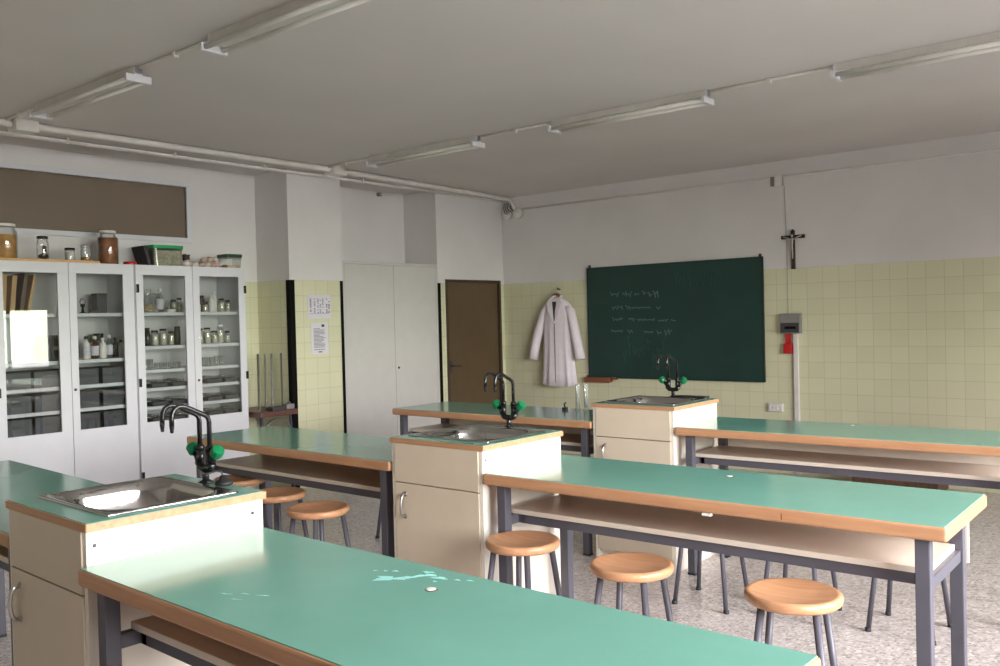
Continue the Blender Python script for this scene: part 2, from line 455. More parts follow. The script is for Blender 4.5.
# worn spots in the laminate of the near bench
PATCHES = []
def spot(cx, cy, rx, ry, n=14, rot=0):
    ph = random.random()*6
    poly = []
    for i in range(n):
        a = 2*PI*i/n; k = .72+.28*math.sin(3*a+ph)+.18*math.sin(7*a+2*ph)
        x, y = rx*k*math.cos(a), ry*k*math.sin(a)
        poly.append((cx+x*math.cos(rot)-y*math.sin(rot), cy+x*math.sin(rot)+y*math.cos(rot)))
    PATCHES.append(MB().prism(poly, ZB+.0003, ZB+.0009).build('worn_patch', M['chip'], BENCH[(1, 'R')], label='pale turquoise worn patch'))
for c in ((.795, .47, .055, .026, .6), (.835, .515, .04, .013, .9), (.86, .555, .035, .013, .6), (.84, .575, .02, .01, .4), (.905, .555, .03, .012, .3), (.955, .57, .012, .006, 0), (.915, .525, .008, .006, 0),
          (.76, .53, .012, .006, .4), (.735, .515, .008, .005, 0), (.985, .585, .014, .005, .2), (.71, .50, .008, .004, .4), (.56, .13, .022, .003, .4), (.60, .16, .016, .003, .3), (.65, .18, .022, .003, .5), (.62, .12, .02, .002, .4)):
    spot(c[0], c[1], c[2], c[3], rot=c[4])
MB().box(1.06, 1.095, -.004, .02, ZB-.06, ZB-.05, .002).build('white_clip', M['bottlew'], BENCH[(2, 'R')], label='small white clip')
for x in (1.36,): MB().box(x, x+.004, -.0004, .002, ZB-.04, ZB-.018).build('edge_knot', M['tray'], BENCH[(2, 'R')])

def rounded(x0, x1, y0, y1, r, n=8):
    pts = []
    for cx, cy, a0 in ((x1-r, y1-r, 0), (x0+r, y1-r, PI/2), (x0+r, y0+r, PI), (x1-r, y0+r, 3*PI/2)):
        for i in range(n+1):
            a = a0+PI/2*i/n; pts.append((cx+r*math.cos(a), cy+r*math.sin(a)))
    return pts

def ring_sweep(mb, rings, smooth=True, cap_last=True):
    n = len(rings[0]); vs = [v for r in rings for v in r]; fs = []
    for k in range(len(rings)-1):
        for i in range(n):
            j = (i+1) % n; fs.append((k*n+i, k*n+j, (k+1)*n+j, (k+1)*n+i))
    if cap_last: fs.append(tuple((len(rings)-1)*n+i for i in range(n)))
    return mb.faces(vs, fs, smooth)

def make_sink_unit():
    t = thing('sink_unit', '', 'sink cabinet')
    ib = .013; zt = ZS2-.025
    b = MB()
    b.box(ib, ib+.018, .018, D-.01, .0, zt, .001).box(W-ib-.018, W-ib, .018, D-.01, .0, zt, .001)
    b.box(ib+.018, W-ib-.018, D-.03, D-.01, .0, zt).box(ib+.018, W-ib-.018, .03, D-.03, .05, .07)
    b.box(ib+.018, W-ib-.018, .05, .065, 0, .05)
    # front stiles flush with the sides
    b.box(ib, ib+.02, .006, .018, 0, zt, .001).box(W-ib-.02, W-ib, .006, .018, 0, zt, .001)
    b.build('carcass', M['creamside'], t)
    for x in (W-ib,):
        for y in (.03, D-.05):
            MB().lathe([(.006, 0), (.006, .001), (.004, .002), (0, .002)], (x, y, .955), 12, mat=Matrix.Rotation(PI/2, 4, 'Y')).build('screw_cap', M['darkgrey'], t)
    d = MB().box(ib+.022, W-ib-.022, .0, .018, .075, .806, .002).build('door', M['cream'], t)
    hx = .105
    pts = [(hx, .0, .755), (hx, -.018, .752), (hx, -.028, .735), (hx, -.032, .70), (hx, -.028, .665), (hx, -.018, .648), (hx, 0, .645)]
    MB().tube(pts, .007).lathe([(.011, 0), (.011, .003), (0, .003)], (hx, 0, .755), 12, mat=Matrix.Rotation(PI/2, 4, 'X')).lathe([(.011, 0), (.011, .003), (0, .003)], (hx, 0, .645), 12, mat=Matrix.Rotation(PI/2, 4, 'X')).build('handle', M['chrome'], d)
    MB().box(ib+.022, W-ib-.022, .0, .018, .811, zt-.001, .002).build('front_panel', M['cream'], t)
    # counter with a hole for the basin
    outer = rounded(0, W, 0, D, .006, 8); hole = rounded(.06, .548, .1, .52, .1, 8)
    n = len(outer); vs = []; fs = []
    for z in (zt, ZS2-.001):
        vs += [(x, y, z) for x, y in outer]; vs += [(x, y, z) for x, y in hole]
    for i in range(n):
        j = (i+1) % n
        fs += [(i, j, n+j, n+i), (2*n+i, 3*n+i, 3*n+j, 2*n+j), (i, 2*n+i, 2*n+j, j), (n+i, n+j, 3*n+j, 3*n+i)]
    wt = MB().faces(vs, fs, False).build('edging', M['edge'], t)
    o2 = rounded(.006, W-.006, .006, D-.006, .006, 8); vs = []
    for z in (ZS2-.001, ZS2+.0008):
        vs += [(x, y, z) for x, y in o2]; vs += [(x, y, z) for x, y in hole]
    MB().faces(vs, fs, False).build('worktop', M['laminate'], t)
    # steel sink: flat rim, rolled edge and deep bowl
    zr = ZS2+.001
    rings = []
    for pts, z in ((rounded(.043, .565, .082, .537, .012), zr), (rounded(.044, .564, .083, .536, .012), zr+.005), (rounded(.05, .558, .089, .53, .012), zr+.0075),
                   (rounded(.058, .55, .098, .522, .03), zr+.006), (rounded(.07, .538, .11, .51, .11), zr+.005), (rounded(.078, .53, .118, .502, .11), zr-.002),
                   (rounded(.084, .524, .124, .496, .11), zr-.03), (rounded(.10, .508, .14, .48, .11), zr-.13), (rounded(.12, .49, .16, .46, .10), zr-.15), (rounded(.16, .45, .2, .42, .07), zr-.158), (rounded(.27, .34, .275, .345, .034), zr-.16)):
        rings.append([(x, y, z) for x, y in pts])
    sk = ring_sweep(MB(), rings).build('sink', M['steel'], t)
    sol = sk.modifiers.new('thickness', 'SOLIDIFY'); sol.thickness = .0012; sol.offset = -1
    MB().lathe([(.036, 0), (.034, .003), (.018, .002), (.016, -.002), (0, -.002)], (.305, .31, zr-.159), 20).build('drain', M['chrome'], sk)
    # double swan-neck laboratory tap
    X, Y, Z = .297, .568, ZS2+.0008
    tb = MB().lathe([(.026, 0), (.026, .006), (.02, .010), (.012, .014), (.0115, .05), (.014, .055)], (X, Y, Z), 20)
    tb.tube([(X-.046, Y, Z+.075), (X-.03, Y, Z+.057), (X, Y, Z+.052), (X+.03, Y, Z+.057), (X+.046, Y, Z+.075)], .015)
    for s in (-1, 1):
        tb.tube([(X+s*.033, Y, Z+.055), (X+s*.033, Y, Z+.125)], .0145)
        tb.tube([(X+s*.034, Y, Z+.07), (X+s*.066, Y, Z+.104)], .0135, r2=.011)
    tap = tb.build('tap_body', M['black'], t)
    for s in (-1, 1):
        x = X+s*.033
        pts = [(x, Y, Z+.12), (x, Y, Z+.225), (x, Y-.004, Z+.238), (x, Y-.014, Z+.248)]
        pts += [(x, Y-.085, Z+.283), (x, Y-.101, Z+.288), (x, Y-.117, Z+.287), (x, Y-.131, Z+.279), (x, Y-.139, Z+.264), (x, Y-.142, Z+.245), (x, Y-.142, Z+.222)]
        sp = MB().tube(pts, .0085)
        sp.lathe([(.0085, 0), (.0085, -.004), (.007, -.008), (.0075, -.012), (.006, -.016), (.0065, -.02), (.005, -.026), (0, -.026)], (x, Y-.142, Z+.224), 12)
        sp.lathe([(.0155, 0), (.0155, .012), (.011, .02), (.009, .022)], (x, Y, Z+.118), 14)
        sp.build('spout', M['black'], tap)
        q = Matrix.Rotation(s*math.radians(47), 4, 'Y')
        k = MB()
        prof = [(.012, -.004), (.021, 0), (.0235, .006), (.0235, .026), (.021, .032), (0, .034)]
        k.lathe(prof, (X+s*.069, Y, Z+.107), 10, smooth=False, mat=q)
        k.build('tap_knob', M['greenknob'], tap)
    return t
su = make_sink_unit()
SINK = {}
for j, lab in ((1, 'nearest cream sink cabinet with steel basin and black tap, at lower left'),
               (2, 'middle cream sink cabinet with black twin tap, between the second row benches'),
               (3, 'farthest cream sink cabinet, standing in front of the green chalkboard')):
    s = su if j == 1 else copy_tree(su)
    place(s, lab, (ROWS[j][0], ROWS[j][1], 0), ROWS[j][2], 'cream sink cabinets')
    SINK[j] = s
def sink_pt(j, x, y, z): a = row_pt(j, x, y); return (a[0], a[1], z)
pl = thing('sink_plug', 'black rubber sink plug on chain beside the nearest tap', 'plug', sink_pt(1, .43, .56, ZS2+.0085))
MB().lathe([(.026, 0), (.031, .004), (.031, .012), (.026, .017), (.016, .02), (.012, .034), (0, .036)], seg=24).build('stopper', M['rubber'], pl)
ch = [(-.012+.10*math.cos(a)*.0-.11*(a/PI), .0+.028*math.sin(a), .022+.018*math.sin(a)) for a in [PI*i/10 for i in range(11)]]
MB().tube(ch, .003, 8).build('chain', M['chrome'], pl)
o = MB().prism(rounded(-.13, .12, -.035, .03, .028), 0, .014).build('rubber_strip', M['rubber'], loc=sink_pt(3, .44, .573, ZS2+.002), rotz=0)
tag(o, 'flat black rubber strip behind the tap of the farthest sink', 'rubber strip')

# ------------------------------------------------------------------ stools
def make_stool():
    t = thing('wooden_stool', '', 'stool')
    zt = .663
    prof = [(0, zt-.038), (.125, zt-.038), (.148, zt-.035), (.156, zt-.027), (.158, zt-.014), (.155, zt-.005), (.148, zt), (.138, zt-.001), (.112, zt-.007), (.075, zt-.012), (0, zt-.015)]
    MB().lathe(prof, seg=48).build('seat', M['seat'], t)
    top, bot = .086, .150
    at = lambda z: top+(bot-top)*(zt-.038-z)/(zt-.038)
    for sx in (-1, 1):
        for sy in (-1, 1):
            lg = MB().tube([(sx*top, sy*top, zt-.038), (sx*at(.012), sy*at(.012), .012)], .0125).build('leg', M['frame'], t)
            MB().lathe([(.0145, 0), (.0155, .004), (.0145, .018), (0, .018)], (sx*bot, sy*bot, 0), 14).build('rubber_foot', M['greycap'], lg)
    a = at(.345)
    for s in (-1, 1): MB().tube([(s*a, -a, .345), (s*a, a, .345)], .007, 10).build('stretcher', M['frame'], t)
    return t
sp = make_stool()
stools = [(-2.322, 2.922, .02, 'wooden stool beside the middle sink cabinet, in front of the bench leg'),
          (-1.761, 2.87, .12, 'wooden stool in the middle of the three before the second row right bench'),
          (-1.144, 2.876, .2, 'wooden stool nearest the right end of the second row bench, largest in view'),
          (-3.59, 2.862, .0, 'wooden stool nearest the middle sink cabinet on its left, before the left bench'),
          (-4.10, 2.988, .1, 'wooden stool half hidden behind the nearest sink unit, middle one of three'),
          (-4.69, 3.15, .05, 'wooden stool farthest left, seat visible right behind the nearest tap'),
          (-2.25, 4.50, .03, 'stool with only legs visible, closest to the farthest sink cabinet'),
          (-1.79, 4.60, .0, 'stool with only legs visible, behind the large right-hand stool'),
          (-1.265, 4.66, -.03, 'stool with only legs visible, behind the right end of the second row bench'),
          (-4.73, 4.58, .0, 'stool with one thin leg visible behind the second row left bench')]
for n, (x, y, r, lab) in enumerate(stools):
    place(sp if n == 0 else copy_tree(sp), lab, (x, y, 0), r, 'round wooden laboratory stools')

# ------------------------------------------------------------------ wall cabinets with glass doors
XC, ZC = -7.0256, 2.1134
def glass_cabinet(y0, ym, y1, panes, shelves, name_lab, knob_z=1.03, hinges=()):
    t = thing('display_cabinet', name_lab, 'cabinet', group='white glass-door cabinets')
    xb, xf = XR+.004, XC-.02
    b = MB()
    b.box(xb, xf, y0, y0+.018, 0, ZC).box(xb, xf, y1-.018, y1, 0, ZC).box(xb, xf, y0+.018, y1-.018, ZC-.02, ZC)
    b.box(xb, xf, y0+.018, y1-.018, .06, .08).box(xf-.03, xf, y0+.018, y1-.018, 0, .06)
    b.build('carcass', M['white'], t)
    MB().box(xb, xb+.01, y0+.018, y1-.018, .08, ZC-.02).build('back_panel', M['whitein'], t)
    for z in shelves:
        MB().box(xb+.01, xf-.03, y0+.019, y1-.019, z-.028, z, .002).build('shelf', M['white'], t)
    for (a, c, ga, gc, kn) in panes:
        d = MB()
        g0, g1 = .7954, 2.0284
        d.box(XC-.02, XC, a, c, .02, g0, .0015).box(XC-.02, XC, a, c, g1, ZC-.001, .0015)
        d.box(XC-.02, XC, a, ga, g0, g1, .0015).box(XC-.02, XC, gc, c, g0, g1, .0015)
        d = d.build('door', M['white'], t)
        MB().box(XC-.014, XC-.01, ga-.004, gc+.004, g0-.004, g1+.004).build('pane', M['glass'], d)
        if kn is not None:
            MB().lathe([(.011, 0), (.011, .004), (.007, .006), (0, .006)], (XC, kn, 1.115), 14, mat=Matrix.Rotation(PI/2, 4, 'Y')).build('lock', M['darkgrey'], d)
        hy = a if kn is None or kn > (a+c)/2 else c
        hy += .012 if hy == a else -.004
        for z in ((1.915, 1.13, .35) if abs(c-3.752) > .001 else ()):
            MB().box(XC, XC+.008, hy-.013, hy+.013, z-.035, z+.035, .003).build('hinge', M['black'], d)
    return t
S1 = [1.715, 1.345, 1.145, .96]
S2 = [1.715, 1.43, 1.23, 1.075, .918]
glass_cabinet(2.68, 3.228, 3.772, [(2.683, 3.226, 2.745, 3.142, None), (3.230, 3.752, 3.287, 3.668, 3.255)], S1, 'white glass-door cabinet at far left, with dark bins and a window reflection')
glass_cabinet(3.776, 4.30, 4.836, [(3.779, 4.298, 3.843, 4.228, None), (4.302, 4.833, 4.366, 4.765, 4.333)], S2, 'white glass-door cabinet with glassware shelves, next to the tiled alcove')
XM = -7.235          # mid depth of the shelves

def jar(name, label, cat, x, y, z, r, h, body, lid=None, fill=None, fillh=.7, group=None, lidh=.018, neck=.8):
    t = thing(name, label, cat, (x, y, z), 0, group)
    if fill is not None:
        MB().lathe([(0, .002), (r*.9, .002), (r*.9, h*fillh), (0, h*fillh)], seg=20).build('contents', fill, t)
    MB().lathe([(0, 0), (r*.96, 0), (r, .006), (r, h*.74), (r*.96, h*.82), (r*neck, h*.9), (r*neck, h)], seg=20, close=False).build('jar_body', body, t)
    if lid is not None:
        MB().lathe([(r*neck*1.06, 0), (r*neck*1.08, .003), (r*neck*1.08, lidh-.003), (r*neck*.98, lidh), (0, lidh)], (0, 0, h-.004), 20).build('lid', lid, t)
    return t
def bottle(label, x, y, z, r, h, body, cap, lab=None, group=None):
    t = thing('reagent_bottle', label, 'bottle', (x, y, z), 0, group)
    MB().lathe([(0, 0), (r*.94, 0), (r, .005), (r, h*.62), (r*.9, h*.70), (r*.42, h*.78), (r*.4, h*.9)], seg=18, close=False).build('bottle_body', body, t)
    MB().lathe([(r*.5, h*.86), (r*.52, h*.88), (r*.52, h*.99), (r*.45, h), (0, h)], seg=16).build('cap', cap, t)
    if lab is not None:
        MB().lathe([(r*1.02, h*.14), (r*1.02, h*.56)], seg=18, close=False).build('paper_label', lab, t)
    return t
def tumbler(label, x, y, z, r, h, group):
    o = MB().lathe([(0, 0), (r*.8, 0), (r*.84, .004), (r, h), (r*.93, h), (r*.78, .008), (0, .008)], seg=16, close=False).build('drinking_glass', M['glassware'], loc=(x, y, z))
    return tag(o, label, 'glass', group)

# things on the shelves of the left cabinet
for k, (y, m, w_, h_, lean) in enumerate(((2.80, 'tan', .05, .30, .06), (2.87, 'tan', .035, .29, .10), (2.935, 'darkwood', .03, .31, .16), (2.985, 'tan', .02, .30, .2))):
    mt = Matrix.Rotation(-lean, 4, 'X')
    o = MB().box(-.12, .12, -w_/2, w_/2, 0, h_, .002, mat=mt).build('wooden_board', M[m], loc=(XM, y-.03-(.05 if k > 1 else 0)*0, 1.7165+math.sin(lean)*w_/2))
    tag(o, ['light tan board leaning at the far left of the top shelf', 'light tan board leaning second from left on the top shelf', 'dark brown board leaning between tan ones on the top shelf', 'thin tan board leaning right of the dark brown board'][k], 'board', 'boards leaning on the top shelf')
o = thing('instrument_box', 'black box on the second shelf of the left cabinet, right of the window reflection', 'box', (XM, 3.16, 1.3455))
MB().box(-.1, .1, -.06, .06, 0, .18, .004).build('box_body', M['rubber'], o); MB().box(-.104, .104, -.064, .064, .18, .2, .004).build('lid', M['darkgrey'], o)
MB().lathe([(.018, 0), (.018, .004), (.01, .006), (0, .006)], (.1, 0, .1), 14, mat=Matrix.Rotation(PI/2, 4, 'Y')).build('clasp', M['chrome'], o)
for z, zz in ((1.1455, 'third'), (.9605, 'fourth'), (.0805, 'x')):
    pass
def bin_(label, y, z, w_, h_, group):
    t = thing('storage_bin', label, 'bin', (XM, y, z), 0, group)
    b = MB(); d = .16; e = .004
    b.box(-d, d, -w_/2, -w_/2+e, 0, h_).box(-d, d, w_/2-e, w_/2, 0, h_).box(-d, -d+e, -w_/2+e, w_/2-e, 0, h_).box(d-e, d, -w_/2+e, w_/2-e, 0, h_).box(-d+e, d-e, -w_/2+e, w_/2-e, 0, e)
    b.build('bin_body', M['bin'], t)
    MB().box(-d-.004, d+.006, -w_/2-.004, w_/2+.004, h_, h_+.008, .003).build('rim', M['darkgrey'], t)
    MB().box(d, d+.006, -.03, .03, h_*.55, h_*.72, .002).build('label_holder', M['darkgrey'], t)
BW = [(2.83, .22), (3.075, .22), (3.345, .24), (3.61, .22)]
ords = ['leftmost', 'second', 'third', 'rightmost']
for z, h_, nm in ((1.1455, .12, 'third'), (.9605, .12, 'fourth'), (.74, .16, 'lowest')):
    if z == .74:
        pass
    for k, (y, w_) in enumerate(BW):
        if z == .74: continue
        bin_('%s dark grey storage bin on the %s shelf of the left cabinet' % (ords[k], nm), y, z, w_, h_, 'dark grey storage bins')
# bottom shelf of the glass part for both cabinets sits level with the door panel
for (ya, yb) in ((2.699, 3.753), (3.795, 4.817)):
    pass
for k, (y, w_) in enumerate(BW):
    bin_('%s dark grey storage bin on the lowest visible shelf of the left cabinet' % ords[k], y, .7805, w_, .13, 'dark grey storage bins')
t = thing('specimen_stand', 'small black specimen stand with clear dome on the top shelf of left cabinet', 'stand', (XM, 3.43, 1.7155))
MB().lathe([(.03, 0), (.03, .006), (.012, .012), (.008, .05), (.018, .056), (.018, .075), (0, .075)], seg=18).build('base', M['black'], t)
MB().lathe([(.02, .075), (.024, .09), (.022, .11), (.012, .122), (0, .124)], seg=18).build('dome', M['clear'], t)
o = thing('slide_box', 'dark upright box on the top shelf, right of the small specimen stand', 'box', (XM-.03, 3.585, 1.7155))
MB().box(-.05, .05, -.042, .042, 0, .15, .003).build('box_body', M['darkgrey'], o); MB().box(-.052, .052, -.044, .044, .15, .165, .003).build('lid', M['rubber'], o)
o = thing('glass_dish', 'low clear dish on the top shelf between stand and dark box', 'dish', (XM+.03, 3.51, 1.7155))
MB().lathe([(0, 0), (.03, 0), (.034, .03), (.031, .03), (.028, .004), (0, .004)], seg=18, close=False).build('dish_body', M['clear'], o)
MB().lathe([(0, 0), (.026, 0), (.026, .014), (0, .016)], (0, 0, .004), 16).build('contents', M['powder'], o)
bl = [(3.435, .03, .165, 'bottlew', 'black', 'paper', 'white reagent bottle at the left end of the second shelf bottle row'),
      (3.505, .031, .165, 'bottleb', 'bottlew', 'paper', 'brown glass bottle with white label, second in the left cabinet row'),
      (3.572, .028, .15, 'bottlew', 'bottlew', None, 'plain white bottle right of the brown labelled bottle'),
      (3.628, .026, .17, 'clear', 'bottlew', 'paper', 'clear bottle with paper label right of the plain white bottle'),
      (3.68, .023, .15, 'bottleg', 'black', None, 'dark green bottle second from right in the left cabinet row'),
      (3.727, .022, .13, 'bottlew', 'black', None, 'short white bottle at the right end of the left cabinet row')]
for y, r, h_, b_, c_, l_, lab in bl:
    bottle(lab, XM+.03, y, 1.3455, r, h_*1.12, M[b_], M[c_], M[l_] if l_ else None, 'bottles on the second shelf of the left cabinet')
t = jar('dark_jar', 'dark round jar standing behind the bottle row in the left cabinet', 'jar', XM-.1, 3.60, 1.3455, .05, .19, M['bottleg'], M['black'])

# things on the shelves of the right cabinet
zt = S2[0]+.0005
t = thing('glass_flask', 'large clear flask at the left of the top shelf in right cabinet', 'flask', (XM, 4.0, zt))
MB().lathe([(0, 0), (.07, 0), (.078, .01), (.074, .03), (.03, .13), (.024, .15), (.024, .2), (.028, .205)], seg=24, close=False).build('flask_body', M['glassware'], t)
MB().lathe([(0, .003), (.07, .003), (.068, .03), (.05, .07), (0, .07)], seg=24).build('contents', M['ochre'], t)
t = thing('glass_beaker', 'wide clear beaker behind the large flask on the top shelf', 'beaker', (XM-.1, 4.11, zt))
MB().lathe([(0, 0), (.05, 0), (.054, .006), (.054, .16), (.058, .17), (.052, .165), (.05, .01), (0, .008)], seg=24, close=False).build('beaker_body', M['glassware'], t)
MB().lathe([(0, .009), (.048, .009), (.048, .09), (0, .09)], seg=24).build('contents', M['powder'], t)
bottle('tall clear bottle beside the large flask on the top shelf', XM, 4.105, zt, .03, .21, M['clear'], M['bottlew'], M['paper'])
t = thing('petri_dishes', 'low stack of pale dishes in the middle of the top shelf', 'dishes', (XM+.05, 4.175, zt))
MB().lathe([(0, 0), (.042, 0), (.042, .012), (.044, .014), (.044, .026), (0, .026)], seg=24).build('lower_dish', M['bottlew'], t)
MB().lathe([(0, .027), (.04, .027), (.04, .04), (0, .04)], seg=24).build('upper_dish', M['clear'], t)
for k, (y, r, h_, b_, l_) in enumerate(((4.235, .028, .10, 'powder', 'black'), (4.29, .024, .115, 'powder', 'black'))):
    jar('lidded_jar', ['pale jar with black lid, left of two by the shelf divide', 'pale jar with black lid, right of two by the shelf divide'][k], 'jar', XM, y, zt, r, h_, M['clear'], M[l_], M[b_], .8, 'jars on the top shelf of the right cabinet')
for k, (y, x_, r, h_, kind) in enumerate(((4.475, 0, .028, .085, 'jar'), (4.535, .02, .027, .08, 'jar'), (4.56, -.09, .035, .14, 'brown'), (4.60, .02, .028, .15, 'bot'), (4.655, -.03, .03, .19, 'bot'), (4.71, .01, .028, .11, 'jar'), (4.768, .02, .024, .095, 'jar'))):
    lab = ['pale jar with dark lid at the left of the right door top shelf', 'second pale jar with dark lid on the right door top shelf', 'dark brown lidded jar behind the pale jars, right door top shelf', 'white bottle in the middle of the right door top shelf', 'tallest white bottle on the right door top shelf', 'pale jar with dark lid right of the tallest white bottle', 'small jar at the right end of the right door top shelf'][k]
    if kind == 'bot': bottle(lab, XM+x_, y, zt, r, h_, M['bottlew'], M['bottlew'])
    else: jar('lidded_jar', lab, 'jar', XM+x_, y, zt, r, h_, M['clear'] if kind == 'jar' else M['bottleb'], M['black'], M['powder'] if kind == 'jar' else None, .8, 'jars on the top shelf of the right cabinet')
zt = S2[1]+.0005
nm = ['first', 'second', 'third', 'fourth', 'fifth', 'sixth']
for k, (y, r, h_, b_) in enumerate(((3.97, .024, .12, 'bottleg'), (4.035, .034, .10, 'powder'), (4.115, .034, .11, 'powder'), (4.19, .027, .09, 'powder'), (4.25, .03, .125, 'bottleg'))):
    jar('lidded_jar', '%s jar from the left on the second shelf behind the left pane of right cabinet' % nm[k], 'jar', XM+.02, y, zt, r, h_*1.18, M['bottleg'] if b_ == 'bottleg' else M['clear'], M['black'], M['powder'] if b_ == 'powder' else None, .8, 'jars on the second shelf, left door')
for k, (y, r, h_, l_) in enumerate(((4.475, .028, .105, 'black'), (4.545, .034, .11, 'black'), (4.62, .03, .085, 'black'), (4.68, .032, .13, 'bottlew'), (4.755, .026, .08, 'black'))):
    jar('lidded_jar', '%s jar from the left on the second shelf behind the right pane of right cabinet' % nm[k], 'jar', XM+.02, y, zt, r, h_*1.18, M['clear'], M[l_], M['powder'], .75, 'jars on the second shelf, right door')
zt = S2[2]+.0005
for k in range(8):
    big = k < 2
    tumbler('larger glass tumbler on the third shelf, left end' if big else 'one of the small clear glasses in a row on the third shelf, left door', XM+.03, 3.945+.043*k+(.006 if not big else 0), zt, .021 if big else .017, .085 if big else .05, 'small glasses left door')
for k in range(5):
    tumbler('one of the clear glass tumblers on the third shelf behind the right pane', XM+.03, 4.475+.05*k, zt, .021, .085 if k > 2 else .075, 'glass tumblers right door')
for z, nmz in ((S2[3], 'fourth'), (S2[4], 'fifth'), (.78, 'lowest')):
    for k, y in enumerate((4.0, 4.19, 4.53, 4.71)):
        t = thing('glassware_tray', '%s dark tray of glassware on the %s shelf of the right cabinet' % (ords[k], nmz), 'tray', (XM+.01, y, z+.0005), 0, 'dark trays of glassware')
        w_ = .15
        MB().box(-.14, .14, -w_/2, w_/2, 0, .006, .001).box(-.14, .14, -w_/2, -w_/2+.005, .006, .035).box(-.14, .14, w_/2-.005, w_/2, .006, .035).box(.135, .14, -w_/2, w_/2, .006, .035).build('tray_body', M['darkgrey'], t)
        for q in range(3):
            MB().tube([(.09-.06*q, -w_/2+.012, .045+.012*(q % 2)), (.09-.06*q, w_/2-.012, .05)], .011, 10).build('glass_tube', M['clear'], t)
for (ya, yb, sz) in ((2.699, 3.753, 1), (3.795, 4.817, 2)):
    pass

# things on top of the cabinets
ZT0 = ZC
XT = -7.19
o = MB().box(-.14, .13, -.46, .37, 0, .022, .003).build('wooden_plank', M['tan'], loc=(XT, 3.13, ZT0))
tag(o, 'thin tan plank lying on top of the left cabinet under the jars', 'plank')
ZP = ZT0+.0225
jar('specimen_jar', 'large jar of amber liquid on the left cabinet, cut by the photo edge', 'jar', XT, 2.835, ZP, .085, .25, M['clear'], M['bottlew'], M['amber'], .72, lidh=.02)
t = jar('specimen_jar', 'small dark-lidded jar with a brown specimen, on the left cabinet', 'jar', XT, 3.11, ZP, .045, .17, M['clear'], M['black'], None, lidh=.02, neck=.85)
MB().blob((.005, .005, .03), (.035, .034, .028), .2).blob((.005, .012, .075), (.016, .016, .045), .2).build('specimen', M['specimen'], t)
jar('specimen_jar', 'smallest jar with black lid and white contents, on the left cabinet', 'jar', XT, 3.32, ZP, .04, .09, M['clear'], M['black'], M['bottlew'], .8, neck=.92)
jar('specimen_jar', 'small clear jar with ochre sediment and pale lid, left of the brown jar', 'jar', XT, 3.45, ZP, .042, .12, M['clear'], M['clear'], M['ochre'], .28, neck=.95)
jar('specimen_jar', 'large jar of dark brown liquid standing on the left cabinet', 'jar', XT, 3.635, ZT0, .083, .265, M['clear'], M['lightmetal'], M['brownliq'], .84, lidh=.022, neck=.72)
t = thing('red_dish', 'flat red lid lying on the cabinet right of the brown jar', 'lid', (XT+.04, 3.80, ZT0))
MB().lathe([(0, 0), (.05, 0), (.052, .004), (.052, .026), (.047, .03), (.045, .027), (0, .027)], seg=28).build('lid_body', M['red'], t)
mt = Matrix.Rotation(.28, 4, 'X')
o = MB().box(-.1, .1, 0, .03, 0, .17, .003, mat=mt).build('black_binder', M['rubber'], loc=(XT, 3.935, ZT0))
tag(o, 'black binder leaning against the green-lidded tank', 'binder')
t = thing('plastic_tank', 'clear plastic tank with bright green lid on the right cabinet', 'tank', (XT, 4.115, ZT0))
MB().prism(rounded(-.1, .1, -.125, .125, .025), .003, .135).build('bedding', M['twig'], t)
b = MB()
rings = [[(x, y, z) for x, y in rounded(-.105-k, .105+k, -.13-k, .13+k, .028)] for z, k in ((0, 0), (.15, .008))]
ring_sweep(b, rings, True, False).build('tank_wall', M['clear'], t)
MB().prism(rounded(-.12, .12, -.145, .145, .03), .15, .178).build('lid', M['greenlid'], t)
t = thing('shell_specimen', 'dark and pink shell specimen right of the green-lidded tank', 'shell', (XT, 4.345, ZT0))
MB().blob((0, 0, .035), (.05, .05, .036), .2).build('shell_base', M['stone2'], t); MB().blob((0, -.005, .09), (.035, .036, .03), .3).build('dark_top', M['specimen'], t)
k = 0
for (dx, dy, dz, r, m) in ((0, -.13, 0, .03, 'stone2'), (.02, -.075, 0, .034, 'stone'), (0, -.01, 0, .033, 'stone2'), (.02, .05, 0, .034, 'stone'), (0, .10, 0, .030, 'stone'), (.01, -.045, .052, .028, 'stone'), (.01, .015, .055, .03, 'stone'), (.01, .075, .055, .028, 'stone2')):
    o = MB().blob((0, 0, r*.8), (r, r*1.05, r*.85), .18, rot=k).build('shell', M[m], loc=(XT+dx, 4.56+dy, ZT0+dz)); k += 1
    tag(o, 'one of the pinkish shells heaped on the right cabinet', 'shell', 'heap of shells')
t = thing('storage_box', 'small clear box with dark green lid at the right cabinet end', 'box', (XT+.02, 4.775, ZT0))
ring_sweep(MB(), [[(x, y, z) for x, y in rounded(-.075-k, .075+k, -.072-k, .072+k, .015)] for z, k in ((0, 0), (.098, .006))], True, False).build('box_wall', M['clear'], t)
MB().prism(rounded(-.07, .07, -.066, .066, .012), .003, .03).build('contents', M['stone'], t)
MB().prism(rounded(-.088, .088, -.085, .085, .02), .098, .128).build('lid', M['dkgreenlid'], t)

